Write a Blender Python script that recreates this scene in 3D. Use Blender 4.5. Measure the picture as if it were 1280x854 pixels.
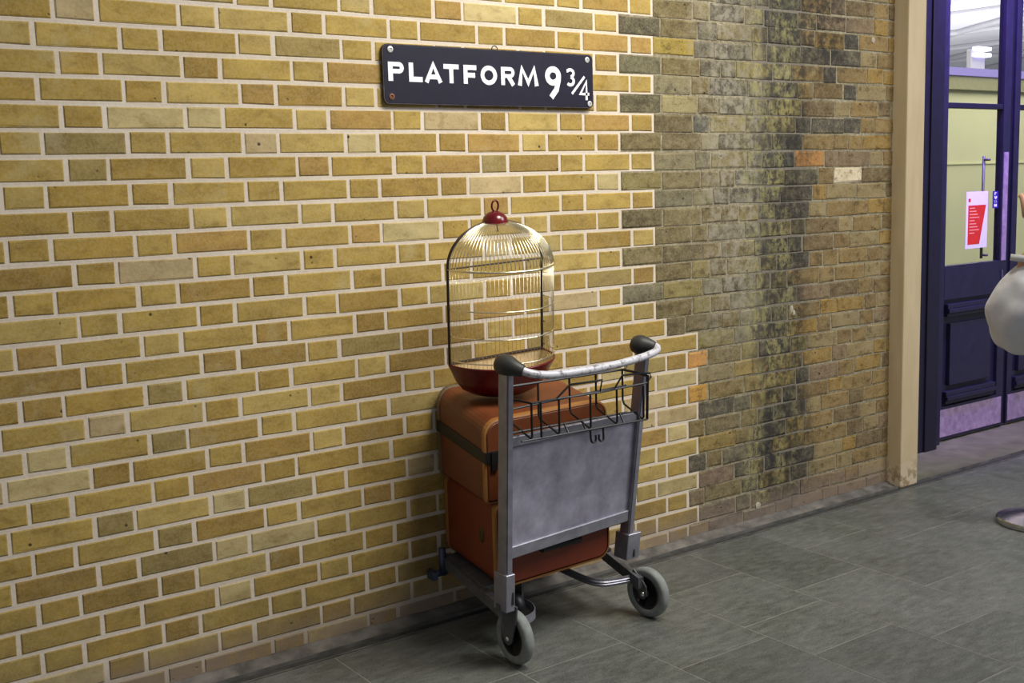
import bpy, bmesh, math, random
from mathutils import Vector, Matrix, Quaternion
random.seed(7)
PI = math.pi
for o in list(bpy.data.objects): bpy.data.objects.remove(o)
SC = bpy.context.scene
COL = SC.collection

# ---------------------------------------------------------------- camera
CAM = Vector((-0.92591526, -3.29467841, 1.48967849))
RM = Matrix(((0.80910259, 0.10267119, -0.57862909), (-0.58697179, 0.09329725, -0.80421374), (-0.02858508, 0.99033037, 0.13575214)))
FPX = 1419.144
cd = bpy.data.cameras.new('camera'); cam = bpy.data.objects.new('camera', cd); COL.objects.link(cam)
cam.matrix_world = Matrix.Translation(CAM) @ RM.to_4x4()
cd.sensor_fit = 'HORIZONTAL'; cd.sensor_width = 36.0; cd.lens = 36.0*FPX/1280.0
cd.clip_start = 0.05; cd.clip_end = 200
SC.camera = cam
# ---------------------------------------------------------------- world and lamps
def srgb(r, g, b):
    f = lambda c: c/12.92 if c <= 0.04045 else ((c+0.055)/1.055)**2.4
    return (f(r/255), f(g/255), f(b/255), 1.0)
w = bpy.data.worlds.new('station_hall'); SC.world = w; w.use_nodes = True
w.node_tree.nodes['Background'].inputs[0].default_value = (0.86, 0.9, 1.0, 1)
w.node_tree.nodes['Background'].inputs[1].default_value = 0.22
def area(name, loc, target, size, size_y, power, color, spread=180):
    l = bpy.data.lights.new(name, 'AREA'); l.shape = 'RECTANGLE'; l.size = size; l.size_y = size_y
    l.energy = power; l.color = color; l.spread = math.radians(spread)
    o = bpy.data.objects.new(name, l); COL.objects.link(o); o.location = loc
    o.rotation_euler = (Vector(target)-Vector(loc)).to_track_quat('-Z', 'Y').to_euler()
    return o
area('hall_ceiling_lamp', (1.9, -1.9, 3.9), (1.5, 0.0, 1.3), 1.3, 0.9, 44, (1.0, 0.96, 0.84), 110)
area('concourse_lamp', (5.4, -4.0, 5.2), (3.9, -0.4, 0.3), 2.4, 2.4, 205, (0.97, 0.98, 1.0), 160)
area('purple_hall_light', (4.75, -0.35, 3.7), (4.8, 0.36, 2.55), 0.4, 0.3, 50, (0.40, 0.22, 1.0), 62)
SC.view_settings.view_transform = 'Standard'; SC.view_settings.look = 'None'
SC.view_settings.exposure = 0.0; SC.view_settings.gamma = 1.0; SC.view_settings.use_curve_mapping = False

# ---------------------------------------------------------------- helpers
def wloc(o):
    v = Vector((0, 0, 0))
    while o: v += Vector(o.location); o = o.parent
    return v
def mk(name, bm, mat, parent=None, kind=None, smooth=False, label=None, cat=None, group=None):
    off = wloc(parent)
    for v in bm.verts: v.co -= off
    bmesh.ops.recalc_face_normals(bm, faces=bm.faces[:])
    me = bpy.data.meshes.new(name); bm.to_mesh(me); bm.free()
    if smooth:
        for p in me.polygons: p.use_smooth = True
    if mat: me.materials.append(mat)
    o = bpy.data.objects.new(name, me); COL.objects.link(o)
    if parent: o.parent = parent
    tag(o, label, cat, group, kind)
    return o
def tag(o, label=None, cat=None, group=None, kind=None):
    if label: o['label'] = label
    if cat: o['category'] = cat
    if group: o['group'] = group
    if kind: o['kind'] = kind
def thing(name, loc, label, cat, group=None):
    o = bpy.data.objects.new(name, None); COL.objects.link(o); o.location = loc; o.empty_display_size = 0.1
    tag(o, label, cat, group); return o
def B(): return bmesh.new()
def box(bm, x0, x1, y0, y1, z0, z1, f=None, bevel=0):
    vs = [bm.verts.new((x, y, z)) for x in (x0, x1) for y in (y0, y1) for z in (z0, z1)]
    fs = [bm.faces.new([vs[i] for i in q]) for q in ((0,1,3,2),(4,6,7,5),(0,4,5,1),(2,3,7,6),(0,2,6,4),(1,5,7,3))]
    if bevel:
        es = {e for g in fs for e in g.edges}
        r = bmesh.ops.bevel(bm, geom=list(es), offset=bevel, segments=2, affect='EDGES', profile=0.5)
        if f: 
            for v in {v for g in r['faces'] for v in g.verts}: v.co = Vector(f(*v.co))
    elif f:
        for v in vs: v.co = Vector(f(*v.co))
def hexa(bm, pts):
    """eight corners: bottom four (ring) then top four (ring)"""
    vs = [bm.verts.new(p) for p in pts]
    for q in ((3,2,1,0),(4,5,6,7),(0,1,5,4),(1,2,6,5),(2,3,7,6),(3,0,4,7)): bm.faces.new([vs[i] for i in q])
def tube(bm, pts, r, n=8, closed=False, flat=None):
    pts = [Vector(p) for p in pts]; rings = []; m = len(pts); up = None
    for i, p in enumerate(pts):
        a = pts[(i-1) % m] if (closed or i > 0) else p; b = pts[(i+1) % m] if (closed or i < m-1) else p
        t = (b-a).normalized()
        if up is None:
            up = Vector((0, 0, 1)) if abs(t.z) < 0.9 else Vector((1, 0, 0))
        s = t.cross(up)
        if s.length < 1e-5: s = t.orthogonal()
        s.normalize(); u = s.cross(t).normalized(); up = u
        rr = r[i] if isinstance(r, (list, tuple)) else r
        if flat: ra, rb = flat
        else: ra = rb = rr
        rings.append([bm.verts.new(p + s*ra*math.cos(2*PI*k/n) + u*rb*math.sin(2*PI*k/n)) for k in range(n)])
    for i in range(m if closed else m-1):
        A, Bq = rings[i], rings[(i+1) % m]
        for k in range(n): bm.faces.new((A[k], A[(k+1) % n], Bq[(k+1) % n], Bq[k]))
    if not closed:
        bm.faces.new(rings[0][::-1]); bm.faces.new(rings[-1])
def lathe(bm, prof, c, axis=(0, 0, 1), n=24, a0=0, a1=2*PI, cap=True):
    """prof: (radius, height) pairs; angle measured from X, about the axis"""
    q = Vector((0, 0, 1)).rotation_difference(Vector(axis).normalized()); c = Vector(c)
    full = abs(a1-a0-2*PI) < 1e-6; cols = n if full else n+1; g = []
    for i in range(cols):
        a = a0+(a1-a0)*i/n
        g.append([bm.verts.new(c + q @ Vector((r*math.cos(a), r*math.sin(a), h))) for r, h in prof])
    for i in range(n):
        L, R = g[i], g[(i+1) % cols]
        for k in range(len(prof)-1):
            try: bm.faces.new((L[k], R[k], R[k+1], L[k+1]))
            except ValueError: pass
    if full and cap:
        for k in (0, -1):
            if prof[k][0] > 1e-6: bm.faces.new([col[k] for col in g])
    bmesh.ops.remove_doubles(bm, verts=bm.verts[:], dist=1e-6)
def prism(bm, pts, d):
    """extrude a planar polygon (list of 3-D points) by vector d"""
    a = [bm.verts.new(p) for p in pts]; b = [bm.verts.new(Vector(p)+Vector(d)) for p in pts]; n = len(pts)
    bm.faces.new(a); bm.faces.new(b[::-1])
    for i in range(n): bm.faces.new((a[i], b[i], b[(i+1) % n], a[(i+1) % n]))
def smoothpath(pts, k=6):
    P = [Vector(p) for p in pts]; out = []
    for i in range(len(P)-1):
        p0, p1, p2, p3 = P[max(i-1, 0)], P[i], P[i+1], P[min(i+2, len(P)-1)]
        for j in range(k):
            t = j/k
            out.append(0.5*((2*p1)+(p2-p0)*t+(2*p0-5*p1+4*p2-p3)*t*t+(3*p1-p0-3*p2+p3)*t**3))
    out.append(P[-1]); return out

# ---------------------------------------------------------------- materials
class NT:
    def __init__(s, name):
        s.m = bpy.data.materials.new(name); s.m.use_nodes = True; s.t = s.m.node_tree; s.b = s.t.nodes['Principled BSDF']
    def n(s, typ, **kw):
        x = s.t.nodes.new(typ)
        for k, v in kw.items(): setattr(x, k, v)
        return x
    def l(s, a, b): s.t.links.new(a, b)
    def pos(s): return s.n('ShaderNodeNewGeometry').outputs['Position']
    def mapp(s, vec, scale=(1, 1, 1), loc=(0, 0, 0)):
        m = s.n('ShaderNodeMapping'); m.inputs['Scale'].default_value = scale; m.inputs['Location'].default_value = loc
        s.l(vec, m.inputs['Vector']); return m.outputs[0]
    def noise(s, vec, scale, detail=4, rough=0.55):
        x = s.n('ShaderNodeTexNoise'); x.inputs['Scale'].default_value = scale; x.inputs['Detail'].default_value = detail
        x.inputs['Roughness'].default_value = rough; s.l(vec, x.inputs['Vector']); return x.outputs['Fac']
    def ramp(s, fac, stops):
        r = s.n('ShaderNodeValToRGB'); e = r.color_ramp.elements
        while len(e) < len(stops): e.new(0.5)
        for i, (p, c) in enumerate(stops):
            e[i].position = p; e[i].color = c if isinstance(c, tuple) else (c, c, c, 1)
        s.l(fac, r.inputs[0]); return r.outputs[0]
    def mix(s, fac, a, b, mode='MIX'):
        x = s.n('ShaderNodeMix', data_type='RGBA', blend_type=mode)
        for sock, v in ((x.inputs[0], fac), (x.inputs[6], a), (x.inputs[7], b)):
            if isinstance(v, (int, float)): sock.default_value = v
            elif isinstance(v, tuple): sock.default_value = v
            else: s.l(v, sock)
        return x.outputs[2]
    def math(s, op, a, b=None, clamp=False):
        x = s.n('ShaderNodeMath', operation=op, use_clamp=clamp)
        for sock, v in ((x.inputs[0], a), (x.inputs[1], b)):
            if v is None: continue
            if isinstance(v, (int, float)): sock.default_value = v
            else: s.l(v, sock)
        return x.outputs[0]
    def maprange(s, v, a, b, c=0, d=1):
        x = s.n('ShaderNodeMapRange', interpolation_type='SMOOTHSTEP'); s.l(v, x.inputs[0])
        for i, k in enumerate((a, b, c, d)): x.inputs[i+1].default_value = k
        return x.outputs[0]
    def bump(s, h, strength, dist=0.002):
        x = s.n('ShaderNodeBump'); x.inputs['Strength'].default_value = strength; x.inputs['Distance'].default_value = dist
        s.l(h, x.inputs['Height']); s.l(x.outputs[0], s.b.inputs['Normal'])
    def done(s, color=None, rough=0.6, metal=0.0, spec=None):
        if color is not None:
            if isinstance(color, tuple): s.b.inputs['Base Color'].default_value = color
            else: s.l(color, s.b.inputs['Base Color'])
        if isinstance(rough, (int, float)): s.b.inputs['Roughness'].default_value = rough
        else: s.l(rough, s.b.inputs['Roughness'])
        s.b.inputs['Metallic'].default_value = metal
        if spec is not None: s.b.inputs['Specular IOR Level'].default_value = spec
        return s.m
def plain(name, c, rough=0.5, metal=0.0, var=0.12, scale=25, bump=0.0, spec=None):
    t = NT(name); n = t.noise(t.pos(), scale, 5)
    dk = tuple(x*(1-var*1.6) for x in c[:3])+(1,); lt = tuple(min(1, x*(1+var)) for x in c[:3])+(1,)
    col = t.ramp(n, [(0.3, dk), (0.7, lt)])
    if bump: t.bump(n, bump)
    return t.done(col, rough, metal, spec)
def brick_mat(name, old, attr):
    t = NT(name); p = t.pos()
    if attr: base = t.n('ShaderNodeAttribute', attribute_name='brick_tint').outputs['Color']
    else: base = t.n('ShaderNodeObjectInfo').outputs['Color']
    n1 = t.noise(t.mapp(p, (1, 1, 2.2)), 9, 5); n2 = t.noise(p, 130, 3, 0.7)
    col = t.mix(t.ramp(n1, [(0.3, 0.0), (0.72, 1.0)]), t.mix(1.0, base, (0.74, 0.69, 0.58, 1), 'MULTIPLY'), t.mix(1.0, base, (1.18, 1.18, 1.18, 1), 'MULTIPLY'))
    col = t.mix(t.ramp(n2, [(0.35, 0.0), (0.62, 0.34)]), col, t.mix(0.35, base, (0.80, 0.72, 0.50, 1)))
    # dark firing pits
    v = t.n('ShaderNodeTexVoronoi'); v.inputs['Scale'].default_value = 30; t.l(p, v.inputs['Vector'])
    keep = t.noise(p, 16, 2)
    pit = t.math('MULTIPLY', t.ramp(v.outputs['Distance'], [(0.10, 1.0), (0.20, 0.0)]), t.ramp(keep, [(0.60, 0.0), (0.66, 1.0)]))
    col = t.mix(t.math('MULTIPLY', pit, 0.9), col, (0.03, 0.02, 0.012, 1))
    sep = t.n('ShaderNodeSeparateXYZ'); t.l(p, sep.inputs[0]); X, Z = sep.outputs['X'], sep.outputs['Z']
    if old:
        blo = t.noise(t.mapp(p, (1, 1, 1.3), (2, 0, 7)), 19, 6, 0.68)
        col = t.mix(t.maprange(blo, 0.50, 0.66, 0, 0.5), col, srgb(150, 138, 104)); col = t.mix(t.maprange(blo, 0.48, 0.36, 0, 0.55), col, srgb(70, 60, 42))
        sx = t.mapp(p, (1, 1, 0.22)); ns = t.noise(sx, 6.5, 6, 0.62); nf = t.noise(p, 24, 5, 0.7); wob = t.math('ADD', X, t.math('MULTIPLY', t.math('SUBTRACT', ns, 0.5), 0.30))
        # pale lime wash running down, black soot run, yellow-green lichen
        wash = t.math('MULTIPLY', t.math('MULTIPLY', t.maprange(wob, 2.3, 2.5), t.maprange(wob, 2.92, 2.72)), t.math('MULTIPLY', t.maprange(Z, 0.55, 1.1), t.maprange(nf, 0.40, 0.62)))
        col = t.mix(t.math('MULTIPLY', wash, 0.75), col, srgb(160, 152, 134))
        soot = t.math('MULTIPLY', t.maprange(wob, 2.66, 2.80), t.maprange(wob, 3.14, 2.98))
        top = t.math('MULTIPLY', t.math('MULTIPLY', t.maprange(wob, 2.5, 2.95), t.maprange(wob, 3.45, 3.2)), t.maprange(Z, 1.72, 2.05))
        soot = t.math('MAXIMUM', soot, top)
        col = t.mix(t.math('MULTIPLY', soot, t.maprange(nf, 0.30, 0.60, 0.0, 0.85)), col, srgb(42, 40, 39))
        fine = t.noise(t.mapp(p, (1, 1, 0.7), (3, 0, 1)), 34, 6, 0.75); big = t.noise(t.mapp(p, (1.3, 1, 0.5), (8, 0, 3)), 7, 4, 0.6)
        lich = t.math('MULTIPLY', t.math('MULTIPLY', t.maprange(wob, 2.58, 2.72), t.maprange(wob, 3.02, 2.88)), t.math('MULTIPLY', t.maprange(fine, 0.44, 0.56), t.maprange(big, 0.40, 0.56)))
        col = t.mix(t.math('MULTIPLY', lich, 0.55), col, srgb(166, 158, 104))
    else:
        eff = t.maprange(t.noise(t.mapp(p, (1, 1, 0.7), (5, 0, 2)), 5, 5, 0.65), 0.56, 0.72)
        col = t.mix(t.math('MULTIPLY', eff, 0.36), col, srgb(188, 176, 138))
        col = t.mix(t.math('MULTIPLY', t.maprange(t.noise(t.mapp(p, (1, 1, 1.6), (1, 0, 9)), 15, 5, 0.65), 0.52, 0.70), 0.42), col, srgb(116, 92, 42))
        col = t.mix(t.math('MULTIPLY', t.maprange(Z, 0.62, 0.12), t.maprange(t.noise(p, 8, 5, 0.7), 0.35, 0.65, 0.1, 0.42)), col, srgb(112, 99, 70))
    base_d = t.math('MULTIPLY', t.maprange(Z, 0.17, 0.03), t.maprange(t.noise(p, 12, 5), 0.25, 0.55, 0.3, 1.0))
    col = t.mix(t.math('MULTIPLY', base_d, 0.78), col, srgb(138, 122, 110))
    h = t.math('SUBTRACT', t.math('ADD', t.math('MULTIPLY', n2, 0.5), n1), t.math('MULTIPLY', pit, 1.5))
    t.bump(h, 0.8 if old else 0.45, 0.003)
    return t.done(col, 0.9, 0, 0.25)
M = {}
for k, old, a in (('new', 0, 0), ('new_a', 0, 1), ('old', 1, 0), ('old_a', 1, 1)): M['brick_'+k] = brick_mat('brick_'+k, old, a)
def mortar_mat(name, c1, c2, old):
    t = NT(name); p = t.pos(); n = t.noise(p, 60, 4, 0.7); m = t.noise(p, 5, 4)
    col = t.mix(t.ramp(m, [(0.35, 0.0), (0.7, 1.0)]), c1, c2); col = t.mix(t.ramp(n, [(0.4, 0.0), (0.7, 0.3)]), col, (0.9, 0.82, 0.7, 1))
    sep = t.n('ShaderNodeSeparateXYZ'); t.l(p, sep.inputs[0])
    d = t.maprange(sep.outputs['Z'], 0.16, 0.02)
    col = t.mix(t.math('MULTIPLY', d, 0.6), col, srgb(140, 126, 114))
    if old:
        X = sep.outputs['X']; soot = t.math('MULTIPLY', t.maprange(X, 2.62, 2.8), t.maprange(X, 3.15, 3.0))
        col = t.mix(t.math('MULTIPLY', soot, 0.6), col, srgb(104, 99, 98))
    t.bump(n, 0.6, 0.002); return t.done(col, 0.92, 0, 0.2)
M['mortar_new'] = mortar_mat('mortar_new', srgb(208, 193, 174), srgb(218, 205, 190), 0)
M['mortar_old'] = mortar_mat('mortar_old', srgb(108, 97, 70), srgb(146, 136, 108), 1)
def tile_mat():
    t = NT('slate_tile'); p = t.pos(); inf = t.n('ShaderNodeObjectInfo')
    n1 = t.noise(p, 3.2, 6, 0.6); n2 = t.noise(t.mapp(p, (0.6, 1.6, 1)), 22, 6, 0.72); n3 = t.noise(p, 150, 2, 0.8)
    col = t.ramp(n2, [(0.28, srgb(52, 54, 50)), (0.5, srgb(82, 84, 79)), (0.72, srgb(110, 112, 105))])
    col = t.mix(t.ramp(n1, [(0.4, 0.0), (0.75, 0.30)]), col, srgb(128, 126, 124))
    col = t.mix(t.ramp(n3, [(0.42, 0.0), (0.68, 0.42)]), col, srgb(130, 132, 125))
    col = t.mix(1.0, col, t.ramp(inf.outputs['Random'], [(0.0, 0.84), (1.0, 1.10)]), 'MULTIPLY')
    t.bump(n2, 0.25, 0.002)
    return t.done(col, t.maprange(n1, 0.3, 0.7, 0.40, 0.58), 0, 0.4)
M['tile'] = tile_mat()
M['grout'] = plain('tile_grout', srgb(130, 128, 119), 0.9, var=0.15)
M['threshold'] = plain('threshold_stone', srgb(106, 106, 82), 0.6, var=0.2, scale=9)
M['kerb'] = plain('kerb_cement', srgb(106, 101, 95), 0.9, var=0.34, scale=14, bump=0.5)
M['channel'] = plain('steel_channel', srgb(104, 102, 98), 0.5, 0.3, var=0.3, scale=12)
def pillar_mat():
    t = NT('cream_paint'); p = t.pos(); sep = t.n('ShaderNodeSeparateXYZ'); t.l(p, sep.inputs[0])
    n = t.noise(p, 30, 5, 0.7); col = t.ramp(t.noise(t.mapp(p, (1, 1, 0.2)), 14, 4), [(0.3, srgb(194, 172, 134)), (0.7, srgb(208, 188, 152))])
    chip = t.math('MULTIPLY', t.maprange(sep.outputs['Z'], 0.20, 0.02), t.maprange(n, 0.45, 0.55))
    col = t.mix(t.math('MULTIPLY', chip, 0.85), col, srgb(205, 190, 165))
    col = t.mix(t.math('MULTIPLY', t.maprange(sep.outputs['Z'], 0.16, 0.04), t.maprange(n, 0.52, 0.45, 0, 0.6)), col, srgb(120, 96, 70))
    t.bump(n, 0.25); return t.done(col, 0.55)
M['pillar'] = pillar_mat()
M['navy'] = plain('navy_paint', srgb(33, 31, 54), 0.38, var=0.15, scale=18)
M['navy_dark'] = plain('navy_dark_paint', srgb(24, 22, 40), 0.4, var=0.15, scale=18)
M['kick'] = plain('purple_reflecting_steel', srgb(176, 152, 184), 0.42, 0.35, var=0.2, scale=30)  # plain steel; lilac tint paints in the reflected purple light
M['alu'] = plain('grey_aluminium', srgb(148, 147, 158), 0.42, 0.55, var=0.14, scale=22)
M['alu_dark'] = plain('dull_aluminium', srgb(100, 102, 106), 0.5, 0.4, var=0.2, scale=30)
def panel_mat():
    t = NT('scuffed_panel'); p = t.pos()
    n = t.noise(p, 11, 6, 0.65); s = t.noise(t.mapp(p, (3, 1, 0.4)), 60, 3, 0.8)
    col = t.ramp(n, [(0.3, srgb(124, 121, 136)), (0.7, srgb(168, 165, 182))])
    col = t.mix(t.ramp(s, [(0.68, 0.0), (0.76, 0.5)]), col, srgb(200, 198, 205))
    return t.done(col, 0.55, 0.25)
M['panel'] = panel_mat()
M['black_rubber'] = plain('black_rubber', srgb(52, 52, 50), 0.5, var=0.2)
M['tyre'] = plain('grey_rubber', srgb(132, 136, 133), 0.7, var=0.12, scale=40)
M['hub'] = plain('black_plastic', srgb(34, 34, 38), 0.45, var=0.2)
M['wire'] = plain('black_wire', srgb(26, 25, 28), 0.35, 0.3, var=0.2)
M['chrome'] = plain('chrome', (0.72, 0.72, 0.70, 1), 0.18, 1.0, var=0.05)
def handle_mat():
    t = NT('worn_handle'); p = t.pos(); n = t.noise(p, 55, 5, 0.7)
    col = t.ramp(n, [(0.36, srgb(120, 118, 124)), (0.5, srgb(205, 203, 210))])
    return t.done(col, 0.4, 0.1)
M['handle'] = handle_mat()
def leather(name, a, b, c):
    t = NT(name); p = t.pos(); n = t.noise(p, 7, 6, 0.6); f = t.noise(p, 90, 4, 0.7)
    col = t.ramp(n, [(0.3, a), (0.7, b)]); col = t.mix(t.ramp(f, [(0.55, 0.0), (0.75, 0.4)]), col, c)
    t.bump(f, 0.25, 0.002); return t.done(col, 0.46, 0, 0.45)
M['leather_top'] = leather('orange_leather', srgb(102, 51, 25), srgb(122, 66, 34), srgb(82, 41, 22))
M['leather_low'] = leather('red_brown_leather', srgb(112, 43, 19), srgb(126, 52, 24), srgb(86, 34, 17))
M['binding'] = leather('tan_binding', srgb(150, 96, 42), srgb(172, 118, 60), srgb(110, 72, 36))
M['binding_grey'] = leather('grey_binding', srgb(96, 84, 62), srgb(120, 104, 78), srgb(80, 70, 52))
M['strap'] = plain('black_leather', srgb(22, 19, 16), 0.55, var=0.3, scale=40)
M['brass'] = plain('dull_brass', srgb(84, 74, 42), 0.4, 0.6, var=0.3, scale=60)
M['crimson'] = plain('crimson_enamel', srgb(98, 10, 18), 0.22, 0.0, var=0.12)
M['gold'] = plain('brass_wire', (0.86, 0.80, 0.58, 1), 0.25, 1.0, var=0.05)
M['cage_frame'] = plain('bronze_frame', srgb(66, 52, 48), 0.4, 0.5, var=0.2)
M['sign'] = plain('navy_enamel', srgb(25, 23, 42), 0.38, var=0.1, scale=30)
M['sign_edge'] = plain('chipped_edge', srgb(58, 50, 54), 0.6, var=0.5, scale=45)
M['letter'] = plain('white_enamel', srgb(246, 243, 250), 0.5, var=0.02)
M['rust'] = plain('rusty_steel', srgb(120, 78, 60), 0.7, 0.2, var=0.3)
M['screw'] = plain('zinc', srgb(205, 205, 205), 0.4, 0.3, var=0.1)
M['sleeve'] = plain('pale_grey_cloth', srgb(228, 226, 228), 0.9, var=0.09, scale=11, bump=1.0)
M['trouser'] = plain('dark_denim', srgb(40, 44, 58), 0.9, var=0.2)
M['skin'] = plain('skin', srgb(206, 156, 128), 0.55, var=0.05)
M['hair'] = plain('brown_hair', srgb(58, 40, 28), 0.6, var=0.3, scale=60)
M['shoe'] = plain('black_shoe', srgb(30, 30, 32), 0.5, var=0.2)
M['paper'] = plain('white_paper', srgb(222, 216, 232), 0.7, var=0.03)
M['red_print'] = plain('red_print', srgb(206, 40, 30), 0.6, var=0.08)
M['pink_print'] = plain('pale_print', srgb(236, 150, 130), 0.6, var=0.05)
M['blue_print'] = plain('blue_sticker', srgb(48, 28, 150), 0.5, var=0.05)
M['shop_wall'] = plain('pale_green_wall', srgb(214, 210, 168), 0.7, var=0.04, scale=2)
M['shop_ceiling'] = plain('white_ceiling', srgb(238, 236, 240), 0.8, var=0.04, scale=2)
M['grey_rib'] = plain('grey_rib', srgb(186, 184, 190), 0.6, var=0.05)
M['olive_band'] = plain('olive_fascia', srgb(150, 146, 112), 0.7, var=0.05)
def emis(name, c, s):
    t = NT(name); t.b.inputs['Emission Color'].default_value = c; t.b.inputs['Emission Strength'].default_value = s
    return t.done((0.1, 0.1, 0.1, 1), 0.5)
M['purple_led'] = emis('purple_led', (0.42, 0.30, 1.0, 1), 0.6)
M['lamp_white'] = emis('lamp_white', (0.62, 0.55, 1.0, 1), 4)
def glass_mat():
    t = NT('door_glass'); tr = t.n('ShaderNodeBsdfTransparent'); tr.inputs[0].default_value = (0.96, 0.98, 0.96, 1)
    gl = t.n('ShaderNodeBsdfGlossy'); gl.inputs['Roughness'].default_value = 0.02
    fr = t.n('ShaderNodeFresnel'); fr.inputs[0].default_value = 1.45
    mx = t.n('ShaderNodeMixShader'); t.l(t.math('MULTIPLY', fr.outputs[0], t.math('SUBTRACT', 1.0, t.n('ShaderNodeNewGeometry').outputs['Backfacing'])), mx.inputs[0]); t.l(tr.outputs[0], mx.inputs[1]); t.l(gl.outputs[0], mx.inputs[2])
    t.l(mx.outputs[0], t.t.nodes['Material Output'].inputs[0]); return t.m
M['glass'] = glass_mat()

# ---------------------------------------------------------------- brick walls
PER = 0.347873; CH = 0.073; ZT = 1.97
def bed(k): return ZT-CH*k
def cproj(p):
    c = RM.transposed() @ (Vector(p)-CAM)
    return 640+FPX*c.x/-c.z, 427-FPX*c.y/-c.z, -c.z
def visible_area(b):
    x, z, L, H = b
    q = [cproj((x+sx*L/2, 0, z+sz*H/2)) for sx in (-1, 1) for sz in (-1, 1)]
    xs = [min(max(a[0], 0), 1280) for a in q]; ys = [min(max(a[1], 0), 854) for a in q]
    return (max(xs)-min(xs))*(max(ys)-min(ys))
meshes = {}
def brick_mesh(kind, L, H, var):
    key = (kind, round(L, 3), round(H, 3), var)
    if key in meshes: return meshes[key]
    rn = random.Random(str(key)); bm = B(); j = 0.0025 if kind == 'old' else 0.0012; bv = 0.006 if kind == 'old' else 0.0034
    def ring(y, i):
        return [bm.verts.new((sx*(L/2-i)+rn.uniform(-j, j), y+rn.uniform(-j, j)*0.6, sz*(H/2-i)+rn.uniform(-j, j))) for sx, sz in ((-1, -1), (1, -1), (1, 1), (-1, 1))]
    d = 0.0026 if kind == 'old' else 0.0026
    f, s, bk = ring(-d, bv), ring(-d*0.45, 0), ring(0.012, 0)
    bm.faces.new(f)
    for A, C in ((f, s), (s, bk)):
        for k in range(4): bm.faces.new((A[k], C[k], C[(k+1) % 4], A[(k+1) % 4]))
    bmesh.ops.recalc_face_normals(bm, faces=bm.faces[:])
    if f and bm.faces[0].normal.y > 0: bmesh.ops.reverse_faces(bm, faces=bm.faces[:])
    me = bpy.data.meshes.new('brick'); bm.to_mesh(me); bm.free(); meshes[key] = me; return me
NEW = [(srgb(168, 141, 68), 34), (srgb(161, 132, 58), 26), (srgb(177, 152, 84), 16), (srgb(152, 122, 54), 12), (srgb(188, 170, 120), 8), (srgb(182, 161, 120), 6), (srgb(146, 126, 72), 7), (srgb(166, 132, 66), 3)]
OLD = [(srgb(108, 92, 58), 24), (srgb(118, 99, 56), 20), (srgb(112, 99, 68), 20), (srgb(126, 113, 80), 14), (srgb(98, 84, 58), 12), (srgb(134, 112, 56), 8), (srgb(86, 77, 62), 8), (srgb(118, 100, 78), 5)]
DARK = [(srgb(70, 65, 58), 10), (srgb(58, 55, 52), 8), (srgb(84, 78, 66), 8), (srgb(66, 68, 66), 4)]
OCHRE = [(srgb(132, 107, 62), 12), (srgb(120, 96, 56), 10), (srgb(140, 122, 84), 8), (srgb(106, 86, 56), 6), (srgb(142, 112, 50), 5), (srgb(126, 104, 80), 4)]
PALE = [(srgb(116, 104, 70), 10), (srgb(108, 94, 58), 10), (srgb(104, 98, 78), 8), (srgb(124, 112, 64), 6), (srgb(94, 82, 54), 8), (srgb(128, 120, 92), 4), (srgb(78, 72, 58), 4)]
def pick_old(x, z):
    p = 0.0
    if 2.60 < x < 3.06: p = 0.55 if z < 1.0 else 0.42
    if z > 1.68 and 2.40 < x < 3.42: p = max(p, 0.6)
    if z < 0.6 and 2.35 < x <= 2.66: p = max(p, 0.3)
    if random.random() < p: return pick(DARK)
    if x > 3.02: return pick(OCHRE)
    if z > 0.75: return pick(PALE)
    return pick(OLD)
def pick(tab):
    c = random.choices([a for a, _ in tab], [b for _, b in tab])[0]; f = random.uniform(0.9, 1.1)
    return tuple(x*f for x in c[:3])+(1,)
new_b, old_b, ends = [], [], {}
K0, K1 = -7, 27
for r in range(K0, K1+1):
    even = r % 2 == 0
    end = (6+1/6)*PER if even else (5+2/3)*PER
    if r >= 15: end = (6+5/6)*PER if even else (6+2/3)*PER
    if r == 15: end = (6+1/3)*PER
    ends[r] = end; zc = bed(r)+CH/2
    for m in range(-5, 16):
        stretcher = (m % 2 == 1) if even else (m % 2 == 0)
        xc = m*PER/2; half = PER/3 if stretcher else PER/6
        if xc-half < -0.72 or xc+half > end+0.01: continue
        L = 2*half-0.0142
        new_b.append((xc+random.uniform(-.0018, .0018), zc+random.uniform(-.001, .001), L, CH-0.0132, pick(NEW), 'new'))
    x = end+0.004; st = r % 2 == 0; first = True
    while x < 3.66:
        L = random.uniform(0.195, 0.222) if st else random.uniform(0.092, 0.118)
        if first and not even and r < 15: L = 0.215
        first = False
        if x+L > 3.66: L = 3.668-x
        if L > 0.03: old_b.append((x+L/2, zc+random.uniform(-.0025, .0025), L-0.0075, CH-0.0085+random.uniform(-.002, .001), pick_old(x+L/2, zc), 'old'))
        x += L; st = not st if random.random() < 0.85 else st
def recolour(x, y, c, tol=14):
    best = min(range(len(old_b)), key=lambda i: (cproj((old_b[i][0], 0, old_b[i][1]))[0]-x)**2+((cproj((old_b[i][0], 0, old_b[i][1]))[1]-y)*1.5)**2)
    b = old_b[best]; old_b[best] = b[:4]+(c, 'old')
recolour(1003, 201, srgb(172, 120, 60)); recolour(885, 442, srgb(196, 136, 62)); recolour(868, 487, srgb(190, 142, 60)); recolour(1068, 220, srgb(222, 206, 176))
recolour(800, 32, srgb(72, 66, 50)); recolour(798, 82, srgb(94, 90, 68)); recolour(795, 130, srgb(80, 74, 54)); recolour(810, 60, srgb(150, 128, 44)); recolour(840, 63, srgb(150, 128, 44))
recolour(870, 641, srgb(96, 82, 72)); recolour(890, 597, srgb(112, 92, 78)); recolour(838, 134, srgb(148, 136, 96))
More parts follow.
